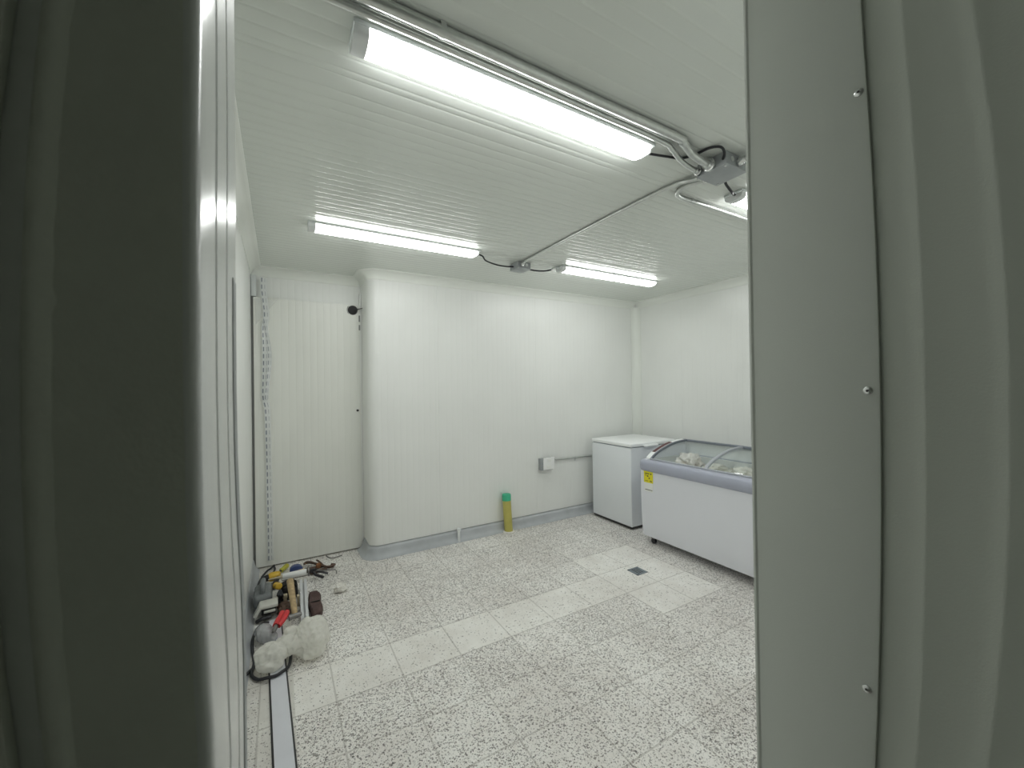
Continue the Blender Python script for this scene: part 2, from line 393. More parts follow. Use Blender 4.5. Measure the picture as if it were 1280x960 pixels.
# coves
def coveprof(r, inv=False, n=7):
    return [(r - r * math.cos(a), ZC - r + r * math.sin(a)) for a in [PI / 2 * k / n for k in range(n + 1)]]
cp = [(0, ZC - .078)] + [(0.004, ZC - .076)] + [(.006 + .066 * (1 - math.cos(a)), ZC - .072 + .066 * math.sin(a)) for a in [PI / 2 * k / 8 for k in range(9)]] + [(.075, ZC - .004), (.075, ZC)]
path = list(reversed([(0.68, YR - .005), (0.68, YB + R)] + arc[1:] + [(XR, YB), (XR, YF1 + .002)]))
mb = MB(); mb.grid(sweep(list(path), cp)); struct(mb.build('trim_1', M['cove'], smooth=35), 'white concave ceiling cove')
mb = MB(); mb.grid(sweep([(0.67, YR), (XL, YR), (XL, YF1 + .01)], cp)); struct(mb.build('trim_2', M['cove'], smooth=35), 'white concave ceiling cove over the recessed door')
# vertical corner cove
c = .085; mb = MB()
pts = [(XR - c, YB - .001), (XR - c, YB - .006)] + [(XR - c + (c - .006) * math.sin(a), YB - .006 - (c - .006) * (1 - math.cos(a))) for a in [PI / 2 * k / 8 for k in range(9)]] + [(XR - .001, YB - c)]
mb.grid([[(x, y, .06), (x, y, ZC - .06)] for x, y in pts]); struct(mb.build('trim_3', M['cove'], smooth=35), 'white vertical corner cove')

# sanitary kerb
kp = [(-.011, .100), (.004, .092), (.012, .075), (.018, .05), (.028, .027), (.045, .012), (.066, 0.001)]
pk = list(reversed([(0.68, YR - .06), (0.68, YB + R)] + arc[1:] + [(XR, YB), (XR, YF1 + .01)]))
mb = MB(); mb.grid(sweep(pk, kp)); struct(mb.build('baseboard_back', M['kerb'], smooth=50), 'grey concave floor kerb')
mb = MB(); mb.grid(sweep([(XL, YR - .06), (XL, YF1 + .01)], [(o * .7, z) for o, z in kp])); struct(mb.build('baseboard_left', M['kerb'], smooth=50), 'grey concave floor kerb under the side wall')

# ---- doorway wall (left block), its jamb and flashing.  Sheet steel is slightly bowed out of plumb.
def bow(z, k, z0=1.5, cap=.45):
    t = max(-cap, min(cap, z - z0)); return k * t * t
ZS = [0, .3, .6, .8, .95] + [1.05 + .05 * i for i in range(19)] + [2.1, 2.3, 2.55]
mb = MB()
xs = lambda z: XJ + (0.0045 * min(1, max(0, (1.5 - z) / .17)) ** 2 if z < 1.5 else 0.0015 * min(1, (z - 1.5) / .17) ** 2)
rc = .006
rows = []
for z in ZS:
    x = xs(z)
    row = [(-1.2, YF0, z), (-.10, YF0, z), (x - rc, YF0, z)]
    row += [(x - rc + rc * math.sin(a), YF0 + rc - rc * math.cos(a), z) for a in (.4, .8, 1.2, PI / 2)]
    # reveal with two shallow pressed grooves
    for y, d in ((.272, 0), (.276, .003), (.280, 0), (.325, 0), (.329, .003), (.333, 0), (YF1, 0)): row.append((x - d, y, z))
    row += [(XL - .02, YF1, z)]
    rows.append(row)
mb.grid(rows); struct(mb.build('wall_front', M['jamb'], smooth=35), 'steel-faced wall beside the doorway with glossy jamb')
# outer cladding flange (matt) in front of it
mb = MB(); rows = []
for z in ZS:
    b = bow(z, .30, cap=.17)
    rows.append([(-.0745 + b, YF0 - .0005, z), (-.0745 + b, YF0 - .003, z), (xs(z) - .020, YF0 - .003, z), (xs(z) - rc + .0004, YF0 - .0002, z)])
mb.grid(rows); struct(mb.build('trim_4', M['outer'], smooth=30), 'dark matt steel flange at the doorway edge')
mb = MB(); rows = []
for i in range(90):
    z = 1.28 + i * .005; b = bow(z, .30, cap=.17); w = .0006 * mnoise.noise(Vector((0, 0, z * 90)))+ (.0012 if 89 > i > 0 and abs(z - 1.535) < .003 else 0)
    rows.append([(-.0822 + b, YF0 - .0005, z), (-.081 + b, YF0 - .0055, z), (-.0785 + b, YF0 - .0068, z), (-.0755 + b + w, YF0 - .0055, z), (-.0738 + b + w, YF0 - .003, z)])
mb.grid(rows); struct(mb.build('trim_5', M['silicone'], smooth=60), 'bead of sealant along the flange')
mb = MB(); rows = []
for z in ZS:
    b = bow(z, .36, cap=.17); rows.append([(-.0905 + b, YF0 - .0005, z), (-.0895 + b, YF0 - .009, z), (-.12, YF0 - .009, z), (-.12, YF0 - .0005, z)])
mb.grid(rows); struct(mb.build('trim_6', M['outer'], smooth=30), 'outer steel panel beyond the sealant')
# grey gasket channel on the inner edge of the jamb
mb = MB(); mb.grid([[(xs(z) - .001, .366, z), (xs(z) + .0006, .3665, z), (xs(z) + .0006, YF1 - .002, z), (xs(z) - .001, YF1 - .0015, z)] for z in [q for q in ZS if q < 1.56] + [1.585]]); struct(mb.build('trim_7', M['gasket'], smooth=0), 'grey gasket strip on the jamb')

# right side of the passage: ribbed panel and screwed flashing, plane x = XC
def bowy(z, k): return bow(z, k, cap=.55)
mb = MB(); rows = []
ribsy = [(.178, .062), (.110, .112), (.045, .16), (-.012, .2), (-.068, .2), (-.124, .2), (-.18, .2), (-.4, 0)]
for z in ZS:
    row = [(XC + .004, YF1 - .002, z)]
    for y, k in ribsy[:-1]:
        b = bowy(z, k)
        row += [(XC + .004, y + b + .018, z), (XC + .004, y + b + .0075, z), (XC + .0026, y + b + .002, z), (XC + .0026, y + b - .002, z), (XC + .004, y + b - .0075, z)]
    row += [(XC + .004, -1.6, z)]
    rows.append(row)
mb.grid(rows)
mb.box((XC + .012, -1.6, 0), (XC + .1, YF1 - .003, ZC))
struct(mb.build('wall_passage', M['rib'], smooth=20), 'ribbed steel panel at the side of the passage')
tr = MB(); rows = []
for z in ZS:
    b = bowy(z, .048); fx = bowy(z, 0.0)
    rows.append([(XC + .0035, .2205 + b, z), (XC - .0015, .2205 + b, z), (XC - .0025, .224 + b, z), (XC - .0025, YF1 - .006, z), (XC - .0045, YF1 - .003, z), (XC - .0042, YF1 + .0005, z), (XC - .001, YF1 + .002, z), (XC + .03, YF1 + .001, z), (XC + .08, YF1 + .001, z)])
tr.grid(rows); flash = struct(tr.build('trim_8', M['flash'], smooth=30), 'flat steel flashing with three screws')
for i, (y, z) in enumerate(((.236, 1.899), (.2325, 1.487), (.240, 1.076))):
    s = MB(); n = 14
    s.tube([(XC - .0024, y, z), (XC - .0040, y, z), (XC - .0052, y, z)], .005, 14, rs=[.0056, .0052, .0034])
    sc = s.build('screw', M['silver'], flash)
    s = MB(); s.tube([(XC - .0050, y, z), (XC - .0056, y, z)], .0018, 8); s.build('screw_recess', M['dark'], sc)
mb = MB(); mb.box((XC + .012, YF1 - .003, 0), (XR + .02, YF1, ZC)); struct(mb.build('wall_entrance', M['panel'], smooth=0), 'white panel wall inside the doorway')
# far end and side of the passage behind the camera
mb = MB(); mb.box((-1.2, -1.7, 0), (XC + .1, -1.6, ZC)); mb.box((-1.3, -1.7, 0), (-1.2, YF0 + .1, ZC)); struct(mb.build('wall_outer', M['rib'], smooth=0), 'passage wall')

# ------------------------------------------------------------------ recessed door
mb = MB(); pr = ribs(-.182, .662, phase=.03, d=.0006)
mb.grid([[(t, 4.0 + d, .012), (t, 4.0 + d, 2.285)] for t, d in pr])
mb.box((-.182, 4.0035, .012), (.662, 4.04, 2.285))
for x in (-.182, .662): mb.add([(x, 4.0, .012), (x, 4.0, 2.285), (x, 4.004, 2.285), (x, 4.004, .012)], [(0, 1, 2, 3)])
mb.add([(-.182, 4.0, 2.285), (.662, 4.0, 2.285), (.662, 4.004, 2.285), (-.182, 4.004, 2.285)], [(0, 1, 2, 3)])
door = struct(mb.build('door_1', M['door'], smooth=50), 'white film-covered insulated door'); 
s = MB(); s.tube([(.603, 3.999, 2.235), (.603, 3.988, 2.235), (.601, 3.975, 2.233), (.598, 3.968, 2.231)], .03, 18, rs=[.044, .042, .036, .02]); g = s.build('latch_boss', M['black'], door)
s = MB(); n = 20; s.tube([(.566 + .013 * math.cos(2 * PI * k / n), 3.996, 2.235 + .032 * math.sin(2 * PI * k / n)) for k in range(n + 1)], .003, 6); s.build('latch_ring', M['silver'], door)
s = MB(); s.tube([(.636, 4.0, 1.296), (.636, 3.994, 1.296)], .011, 12); s.build('keyhole', M['dark'], door)
s = MB(); s.box((-.199, 4.008, 0), (-.1835, 4.05, 2.45)); s.build('door_frame', M['gapdark'], door, smooth=0); s = MB(); s.box((.6635, 4.003, 0), (.679, 4.05, 2.4)); s.build('door_jamb', M['panel'], door)
s = MB(); s.box((-.197, 3.985, 2.29), (-.16, 4.03, 2.47), bev=.003); s.build('frame_cap', M['tray'], door)
s = MB(); s.tube([(.643, 3.992, 2.245), (.68, 3.94, 2.25)], .004, 6); s.build('latch_rod', M['steel'], door)
for z0, z1 in ((2.13, 2.19), (2.05, 2.10)):
    s = MB(); s.box((.655, 3.996, z0), (.668, 4.006, z1), bev=.002); s.build('torn_patch', M['gapgrey'], door)
# wrinkled clear wrap at the upper hinge corner
s = MB(); rows = []
for i in range(15):
    row = []
    for j in range(9):
        z = 2.275 - .016 * i * (1 - .35 * j / 8); x = -.165 + .020 * j * (1 - .045 * i)
        row.append((x, 3.9965 - .016 * abs(mnoise.noise(Vector((x * 30 + z * 12, z * 16, 2)))), z))
    rows.append(row)
s.grid(rows); s.build('wrap', thin('clear_wrap', (.85, .87, .87), .72, .10), door, smooth=15)

def ribbon(path, w, name, parent, tw=0.0):
    pts = smoothpath(path, 6); vs = []; uvs = []; L = 0
    for i, p in enumerate(pts):
        if i: L += (p - pts[i - 1]).length
        a = tw * math.sin(L * 9.0); dx = Vector((math.cos(a), -math.sin(a) * .6, 0)) * w / 2
        if dx.y: p = p + Vector((0, -abs(dx.y) * 1.0 - .002, 0))
        vs += [p - dx, p + dx]; uvs += [(0, L), (1, L)]
    fs = [(2 * i, 2 * i + 1, 2 * i + 3, 2 * i + 2) for i in range(len(pts) - 1)]
    me = bpy.data.meshes.new(name); me.from_pydata([tuple(v) for v in vs], [], fs)
    ul = me.uv_layers.new(name='UVMap')
    for lp in me.loops: ul.data[lp.index].uv = uvs[lp.vertex_index]
    for p in me.polygons: p.use_smooth = True
    me.materials.append(M['film']); o = bpy.data.objects.new(name, me); COL.objects.link(o)
    if parent: o.parent = parent
    return o
st = thing('film_strip', 'clear printed film strip hanging down the white door, dark dashes along it', 'plastic strip')
ribbon([(-.105, 3.988, 2.45), (-.106, 3.985, 2.36), (-.098, 3.982, 2.262), (-.088, 3.98, 2.127), (-.1, 3.984, 2.025), (-.098, 3.984, 1.85), (-.10, 3.984, 1.68), (-.106, 3.985, 1.45), (-.088, 3.983, 1.33), (-.083, 3.985, 1.01), (-.079, 3.985, .6), (-.077, 3.985, .25), (-.077, 3.985, .06)], .046, 'film_band', st, .35)
ribbon([(-.098, 3.978, 2.1), (-.085, 3.974, 1.98), (-.066, 3.974, 1.83), (-.070, 3.975, 1.68), (-.088, 3.977, 1.5), (-.094, 3.978, 1.42)], .03, 'loose_band', st, .6)

# ------------------------------------------------------------------ ceiling lights
def lamp(x0, x1, y, label, endshow=True):
    cx = (x0 + x1) / 2
    r = thing('linear_light', label, 'ceiling light', (cx, y, ZC), 'linear ceiling lights')
    t = MB(); t.box((x0, y - .053, ZC - .014), (x1, y + .053, ZC - .0005), bev=.003); t.build('tray', M['tray'], r)
    d = MB(); n = 12; rows = []
    ends = [(x0 + .042, .94), (x0 + .046, 1.0)] + [(x1 - .05 + .03 * math.sin(a), .45 + .55 * math.cos(a)) for a in [PI / 2 * k / 6 for k in range(7)]]
    for x, k in ends:
        rows.append([(x, y - .049 * math.cos(PI * j / n) * (1 - .2 * (1 - k)), ZC - .014 - .034 * (math.sin(PI * j / n) ** .5) * k) for j in range(n + 1)])
    d.grid(rows); m = len(rows) - 1
    d.add(rows[0], [tuple(range(n + 1))]); d.add(rows[m], [tuple(range(n + 1))])
    d.build('diffuser', M['diff'], r, smooth=50)
    e = MB(); e.grid([[(x, y - .050 * math.cos(PI * j / n), ZC - .014 - .035 * (math.sin(PI * j / n) ** .5)) for j in range(n + 1)] for x in (x0 + .002, x0 + .043)])
    for x in (x0 + .002, x0 + .043): e.add([(x, y - .050 * math.cos(PI * j / n), ZC - .014 - .035 * (math.sin(PI * j / n) ** .5)) for j in range(n + 1)], [tuple(range(n + 1))])
    e.build('end_cap', M['capgrey'], r)
    e = MB(); e.box((x1 - .014, y - .03, ZC - .034), (x1 - .002, y + .03, ZC - .014), bev=.004); e.build('end_cap', M['tray'], r)
    return r
lamp(.192, 1.43, 1.242, 'lit linear ceiling light running beside the thick steel conduits, the one nearest the doorway')
lamp(.165, 1.345, 2.825, 'lit linear ceiling light over the floor in front of the recessed white door')
lamp(2.135, 3.345, 2.835, 'lit linear ceiling light above the white chest freezer corner, beyond the small junction box')
lamp(2.165, 3.38, 1.290, 'mostly hidden lit ceiling light past the big junction box, fed by a bent black cable')

# ------------------------------------------------------------------ conduits and boxes
def conduit(path, r, label, straps=(), ends=(True, True), name='conduit', k=8, sm=True, cat='conduit', group='steel ceiling conduits', m='galv', facing=(0, 0, -1)):
    p = smoothpath(path, k) if sm else [Vector(q) for q in path]
    o = MB().tube(p, r, 14).build(name, M[m]); 
    tag(o, label, cat, group)
    for e, (a, b) in zip(ends, ((0, 1), (-1, -2))):
        if e:
            d = (p[b] - p[a]).normalized()
            q = MB().tube([p[a], p[a] + d * .012, p[a] + d * .014, p[a] + d * .034], r, 16, rs=[r * 1.75, r * 1.75, r * 1.45, r * 1.35]); q.build('connector', M['silver'], o)
    for s in straps:
        s = Vector(s); near = min(range(len(p)), key=lambda i: (p[i] - s).length); c = p[near]
        d = (p[min(near + 1, len(p) - 1)] - p[max(near - 1, 0)]).normalized(); sd = d.cross(Vector(facing)).normalized(); n = Vector(facing)
        q = MB(); arcp = [c + sd * (r + .0015) * math.cos(a) + n * (r + .0015) * math.sin(a) for a in [PI * j / 10 for j in range(11)]]
        arcp = [c - n * r * .9 + sd * (r + .03)] + [c - n * r * .9 + sd * (r + .0015)] + arcp + [c - n * r * .9 - sd * (r + .0015)]
        w = d * .009
        q.grid([[v - w, v + w] for v in arcp]); q.build('strap', M['galv'], o)
    return o
ZP = ZC - .017
conduit([(-.19, 1.098, ZP), (.5, 1.098, ZP), (1.0, 1.098, ZP), (1.44, 1.098, ZP), (1.50, 1.108, ZP), (1.60, 1.135, ZC - .028), (1.70, 1.145, ZC - .034), (1.748, 1.146, ZC - .034)], .0165,
        'thick steel ceiling conduit beside the light nearest the doorway, running to the big junction box', straps=[(1.50, 1.1, ZP), (.4, 1.098, ZP)])
conduit([(-.19, 1.150, ZP + .003), (.5, 1.150, ZP + .003), (1.0, 1.150, ZP + .003), (1.42, 1.152, ZP + .003), (1.50, 1.165, ZP), (1.60, 1.191, ZC - .03), (1.70, 1.204, ZC - .036), (1.748, 1.205, ZC - .036)], .011,
        'thinner steel conduit tight between the thick conduit and the bright light', ends=(False, True))
conduit([(1.775, 2.865, ZC - .03), (1.775, 2.80, ZC - .014), (1.774, 2.5, ZC - .012), (1.773, 2.0, ZC - .012), (1.782, 1.5, ZC - .012), (1.795, 1.37, ZC - .013), (1.812, 1.31, ZC - .018), (1.820, 1.26, ZC - .026), (1.822, 1.220, ZC - .032)], .010,
        'long thin steel conduit crossing the ceiling between the big and small junction boxes', straps=[(1.773, 2.4, ZC - .012)])
conduit([(1.860, 1.220, ZC - .032), (1.859, 1.26, ZC - .028), (1.852, 1.33, ZC - .018), (1.856, 1.385, ZC - .014), (1.888, 1.435, ZC - .013), (1.95, 1.455, ZC - .013), (2.04, 1.456, ZC - .013), (2.3, 1.449, ZC - .013), (3.0, 1.45, ZC - .013), (3.9, 1.45, ZC - .013)], .0115,
        'steel conduit bending out of the big junction box towards the far side wall', straps=[(2.03, 1.442, ZP), (2.42, 1.447, ZP)], ends=(True, False))
conduit([(1.840, 1.066, ZC - .034), (1.838, 1.02, ZC - .03), (1.832, .95, ZC - .018), (1.825, .7, ZC - .014), (1.825, .41, ZC - .014)], .011,
        'short steel conduit leaving the back of the big junction box towards the entrance wall', ends=(True, False))

def jbox(x0, x1, y0, y1, dep, label):
    r = thing('junction_box', label, 'junction box', ((x0 + x1) / 2, (y0 + y1) / 2, ZC), 'ceiling junction boxes')
    z0 = ZC - dep
    b = MB(); b.box((x0, y0, z0 + .004), (x1, y1, ZC - .0005), bev=.003); b.build('box', M['jbox'], r)
    c = MB(); c.box((x0 - .004, y0 - .004, z0), (x1 + .004, y1 + .004, z0 + .004), bev=.0015); cov = c.build('cover', M['jbox'], r)
    for x, y in ((x0 + .012, y0 + .012), (x1 - .012, y1 - .012)):
        s = MB(); s.tube([(x, y, z0), (x, y, z0 - .002)], .005, 10); s.build('screw', M['silver'], cov)
    for fx in (.3, .7):
        s = MB(); s.tube([(x0 + (x1 - x0) * fx, y0, ZC - dep * .45), (x0 + (x1 - x0) * fx, y0 - .0015, ZC - dep * .45)], .012, 16); s.build('knockout', M['galv'], r)
    return r
jbox(1.750, 1.905, 1.070, 1.215, .062, 'big grey junction box where the ceiling conduits meet')
jbox(1.735, 1.865, 2.875, 3.005, .055, 'small grey junction box between the two lights near the far wall')

def cable(path, r, label, name='power_cable', m='rubber', group=None, cat='cable'):
    o = MB().tube(smoothpath(path, 8), r, 10).build(name, M[m]); return tag(o, label, cat, group)
cable([(1.335, 2.82, ZC - .02), (1.39, 2.835, ZC - .025), (1.44, 2.87, ZC - .045), (1.56, 2.91, ZC - .05), (1.66, 2.935, ZC - .042), (1.734, 2.945, ZC - .032)], .006, 'drooping black cable from the small junction box to the light facing the recessed door')
o = cable([(1.866, 2.93, ZC - .036), (1.93, 2.915, ZC - .046), (2.02, 2.90, ZC - .042), (2.08, 2.875, ZC - .03)], .006, 'short cable from the small junction box to the light over the chest freezer corner')
MB().tube(smoothpath([(2.08, 2.875, ZC - .03), (2.10, 2.86, ZC - .012), (2.13, 2.84, ZC - .008), (2.15, 2.835, ZC - .008)], 6), .008, 10).build('white_sleeve', M['tray'], o)
cable([(1.905, 1.17, ZC - .045), (1.93, 1.185, ZC - .06), (2.00, 1.20, ZC - .075), (2.06, 1.23, ZC - .06), (2.12, 1.262, ZC - .035), (2.165, 1.28, ZC - .02)], .0065, 'bent black cable between the big junction box and the mostly hidden light')
cable([(1.432, 1.235, ZC - .022), (1.47, 1.228, ZC - .020), (1.55, 1.222, ZC - .010), (1.62, 1.205, ZC - .0065), (1.650, 1.15, ZC - .0065), (1.660, 1.09, ZC - .0075), (1.685, 1.055, ZC - .014), (1.72, 1.060, ZC - .026), (1.749, 1.085, ZC - .034)], .0055, 'thin black cable looping from the light nearest the doorway to the big junction box')

# wall outlet and conduit
r = thing('wall_outlet', 'white plated outlet box on the ribbed wall above the yellow pipe', 'outlet', (2.545, YB, .635))
b = MB(); b.box((2.462, YB - .055, .575), (2.622, YB - .0005, .705), bev=.004); b.build('box', M['jbox'], r)
b = MB(); b.box((2.488, YB - .066, .580), (2.634, YB - .055, .712), bev=.004); pl = b.build('cover_plate', M['plate'], r)
for z in (.61, .68):
    s = MB(); s.box((2.53, YB - .0675, z - .012), (2.59, YB - .0655, z + .012), bev=.0008); s.build('socket', M['whitelab'], pl)
conduit([(2.635, YB - .018, .68), (2.8, YB - .014, .668), (3.1, YB - .014, .665), (3.55, YB - .014, .662)], .009, 'thin steel conduit on the wall between the outlet box and the chest freezer', straps=[(2.96, YB - .014, .666)], ends=(True, False), group=None, facing=(0, -1, 0))

# ------------------------------------------------------------------ pipe stubs, drain
r = thing('capped_pipe', 'upright yellow pipe with green cap standing against the far wall', 'pipe', (2.035, 3.615, 0))
s = MB(); s.tube([(2.035, 3.628, .0), (2.03, 3.63, .1), (2.022, 3.64, .345)], .043, 24); s.build('pipe', M['yellowpvc'], r)
s = MB(); s.tube([(2.022, 3.64, .325), (2.0215, 3.641, .375), (2.021, 3.641, .388), (2.021, 3.641, .392)], .046, 24, rs=[.0455, .0465, .044, .03]); s.build('cap', M['green'], r)
s = MB(); n = 24; s.tube([(2.035 + .05 * math.cos(2 * PI * k / n), 3.626 + .05 * math.sin(2 * PI * k / n), .006) for k in range(n + 1)], .012, 8); s.build('mortar_collar', M['plaster'], r)
r = thing('pipe_stub', 'short white pipe stub rising from the grey floor kerb', 'pipe', (1.495, 3.655, 0))
s = MB(); s.tube([(1.495, 3.655, 0), (1.495, 3.655, .115)], .014, 14); s.build('pipe', M['valve'], r)
s = MB(); s.tube([(1.495, 3.655, .105), (1.495, 3.655, .128), (1.495, 3.655, .134)], .02, 14, rs=[.020, .020, .014]); s.build('cap', M['valve'], r)

r = thing('floor_drain', 'small square metal drain set in the plain white tiles', 'drain', (2.478, 2.312, 0))
s = MB(); w = .056
s.box((2.478 - w, 2.312 - w, .0003), (2.478 + w, 2.312 - w + .014, .004)); s.box((2.478 - w, 2.312 + w - .014, .0003), (2.478 + w, 2.312 + w, .004))
s.box((2.478 - w, 2.312 - w, .0003), (2.478 - w + .014, 2.312 + w, .004)); s.box((2.478 + w - .014, 2.312 - w, .0003), (2.478 + w, 2.312 + w, .004)); s.build('frame', M['drain'], r, smooth=0)
s = MB(); s.box((2.478 - w + .01, 2.312 - w + .01, .0002), (2.478 + w - .01, 2.312 + w - .01, .0012)); s.build('well', M['dark'], r, smooth=0)
s = MB()
for i in range(4): x = 2.478 - .032 + .0213 * i; s.box((x - .005, 2.312 - .045, .001), (x + .005, 2.312 + .045, .003))
s.build('grate', M['drain'], r, smooth=0)

# ------------------------------------------------------------------ chest freezer (white)
X0, X1, Y0, Y1 = 3.125, 3.80, 2.98, 3.575
r = thing('chest_freezer', 'white chest freezer with solid flat lid in the far corner', 'freezer', ((X0 + X1) / 2, (Y0 + Y1) / 2, 0))
s = MB(); s.box((X0, Y0, .028), (X1, Y1, .843), bev=.012); s.build('body', M['white'], r)
s = MB(); s.box((X0 + .012, Y0 + .012, .835), (X1 - .012, Y1 - .012, .853)); s.build('gasket', M['frame'], r, smooth=0)
s = MB(); s.box((X0 - .006, Y0 - .012, .851), (X1 + .004, Y1, .890), bev=.011); s.build('lid', M['lid'], r)
s = MB(); s.box((3.30, Y0 - .040, .845), (3.50, Y0 - .010, .866), bev=.008); s.build('handle', M['lid'], r)
s = MB(); s.box((X0 + .01, Y0 + .01, .010), (X1 - .01, Y1 - .01, .03)); s.build('base', M['dark'], r, smooth=0)
for x in (X0 + .05, X1 - .05):
    for y in (Y0 + .05, Y1 - .05):
        s = MB(); s.tube([(x, y, .0), (x, y, .014)], .02, 12); s.build('foot', M['black'], r)

# ------------------------------------------------------------------ display freezer with curved glass
FY1, FY0 = 2.72, 1.43            # ends
r = thing('display_freezer', 'white display freezer with curved sliding glass lids and blue-grey bumper', 'freezer', (3.3, (FY0 + FY1) / 2, 0))
front = [(2.992, .075), (2.985, .12), (2.976, .20), (2.970, .35), (2.968, .5), (2.970, .69)]
XB = 3.64
prof = front + [(XB, .69), (XB, .075)]
s = MB(); s.extrude([(x, FY1 - .012, z) for x, z in prof], (0, FY0 - FY1 + .024, 0)); s.build('body', M['fwhite'], r, smooth=25)
# inner tank: hollow seen through the glass (walls above the body)
# bumper ring
def ring(bx0, bx1, by0, by1, z0, z1, th, rr):
    m = MB()
    pr = [(0, z0), (-.012, z0 + .004), (-.02, z0 + .02), (-.022, (z0 + z1) / 2), (-.018, z1 - .022), (-.006, z1 - .006), (.012, z1), (th, z1), (th, z0)]
    cor = []
    for cx, cy, a0 in ((bx0 + rr, by1 - rr, PI / 2), (bx0 + rr, by0 + rr, PI), (bx1 - rr, by0 + rr, 1.5 * PI), (bx1 - rr, by1 - rr, 0)):
        for k in range(6):
            a = a0 + PI / 2 * k / 5; cor.append((cx, cy, math.cos(a), math.sin(a)))
    rows = [[(cx + ca * (rr - o), cy + sa * (rr - o), z) for o, z in pr] for cx, cy, ca, sa in cor]
    n = len(rows); q = len(pr); vs = [p for rw in rows for p in rw]
    fs = [(i * q + j, ((i + 1) % n) * q + j, ((i + 1) % n) * q + (j + 1) % q, i * q + (j + 1) % q) for i in range(n) for j in range(q)]
    m.add(vs, fs); return m
ring(2.972, XB, FY0, FY1, .688, .790, .05, .052).build('bumper', M['bumper'], r, smooth=50)
# curved profile of the lid tracks
GP = [(3.045, .792), (3.085, .822), (3.14, .850), (3.21, .876), (3.29, .900), (3.37, .917), (3.45, .927), (3.53, .931), (3.57, .930)]
gp = [(v.x, v.z) for v in smoothpath([(a, 0, b) for a, b in GP], 4)]
def arcband(y0, y1, off, th, name, m, drop=0.0, par=r, lo=0, hi=None):
    q = gp[lo:hi]
    nor = []
    for i in range(len(q)):
        a = q[max(0, i - 1)]; b = q[min(len(q) - 1, i + 1)]; dx, dz = b[0] - a[0], b[1] - a[1]; l = math.hypot(dx, dz); nor.append((-dz / l, dx / l))
    top = [(x + n[0] * off, z + n[1] * off - drop) for (x, z), n in zip(q, nor)]
    bot = [(x + n[0] * (off - th), z + n[1] * (off - th) - drop) for (x, z), n in zip(q, nor)]
    pr = top + bot[::-1]
    # a quad strip closed solid
    m_ = MB(); n = len(q)
    vs = [(x, y, z) for y in (y0, y1) for x, z in top + bot]
    fs = []
    for i in range(n - 1):
        fs += [(i, i + 1, 2 * n + i + 1, 2 * n + i), (n + i, 3 * n + i, 3 * n + i + 1, n + i + 1), (i, n + i, n + i + 1, i + 1), (2 * n + i, 2 * n + i + 1, 3 * n + i + 1, 3 * n + i)]
    fs += [(0, 2 * n, 3 * n, n), (n - 1, 2 * n - 1, 4 * n - 1, 3 * n - 1)]
    m_.add(vs, fs); return m_.build(name, m, par, smooth=30)
for (a, b) in ((FY1 - .062, FY1 - .012), (FY0 + .012, FY0 + .062)):
    cap = arcband(a, b, .006, .02, 'end_cap', M['lid'])
    # cheek plate under the cap
    q = [(3.0, .79)] + gp + [(3.575, .79)]
    m_ = MB(); m_.extrude([(x, a + .006, z) for x, z in q], (0, b - a - .012, 0)); m_.build('cheek', M['fwhite'], cap, smooth=0)
arcband(FY1 - .054, FY1 - .018, .0085, .003, 'maroon_decal', M['maroon'], lo=7, hi=21)
arcband(FY1 - .078, FY1 - .063, .008, .02, 'lid_track', M['frame'])
arcband(FY0 + .063, FY0 + .078, .008, .02, 'lid_track', M['frame'])
YD = 2.075
for (a, b, dr, fr) in ((YD + .006, FY1 - .079, .002, (YD + .006, YD + .018)), (FY0 + .079, YD + .03, .013, (YD, YD + .03))):
    g = arcband(a, b, 0.0, .005, 'glass_lid', M['glass'], dr)
    arcband(fr[0], fr[1], .006, .014, 'lid_frame', M['lightframe'], dr if dr < .01 else .004, g)
s = MB(); s.box((3.565, FY0 + .02, .915), (3.60, FY1 - .02, .938), bev=.005); s.build('back_rail', M['frame'], r)
s = MB(); s.box((3.600, FY0 + .02, .79), (XB, FY1 - .02, .930), bev=.006); s.build('back_panel', M['lid'], r)
s = MB(); s.box((3.028, FY0 + .07, .788), (3.058, FY1 - .07, .800), bev=.003); s.build('front_rail', M['lightframe'], r)
s = MB(); s.box((3.055, FY0 + .05, .692), (3.60, FY1 - .05, .70)); s.build('tank_floor', M['liner'], r, smooth=0)
for lo, hi in (((3.570, FY0 + .05, .70), (3.589, FY1 - .05, .787)), ((3.024, FY0 + .05, .70), (3.036, FY1 - .05, .787)), ((3.03, FY1 - .070, .70), (3.58, FY1 - .051, .789)), ((3.03, FY0 + .051, .70), (3.58, FY0 + .070, .789))):
    s = MB(); s.box(lo, hi); s.build('liner', M['liner'], r, smooth=0)
for x in (3.05, 3.57):
    for y in (FY0 + .1, FY1 - .085):
        s = MB(); s.box((x - .018, y - .02, .045), (x + .018, y + .02, .078), bev=.003); fo = s.build('caster', M['steel'], r)
        s = MB(); s.tube([(x - .011, y, .024), (x + .011, y, .024)], .024, 16); s.build('wheel', M['black'], fo)
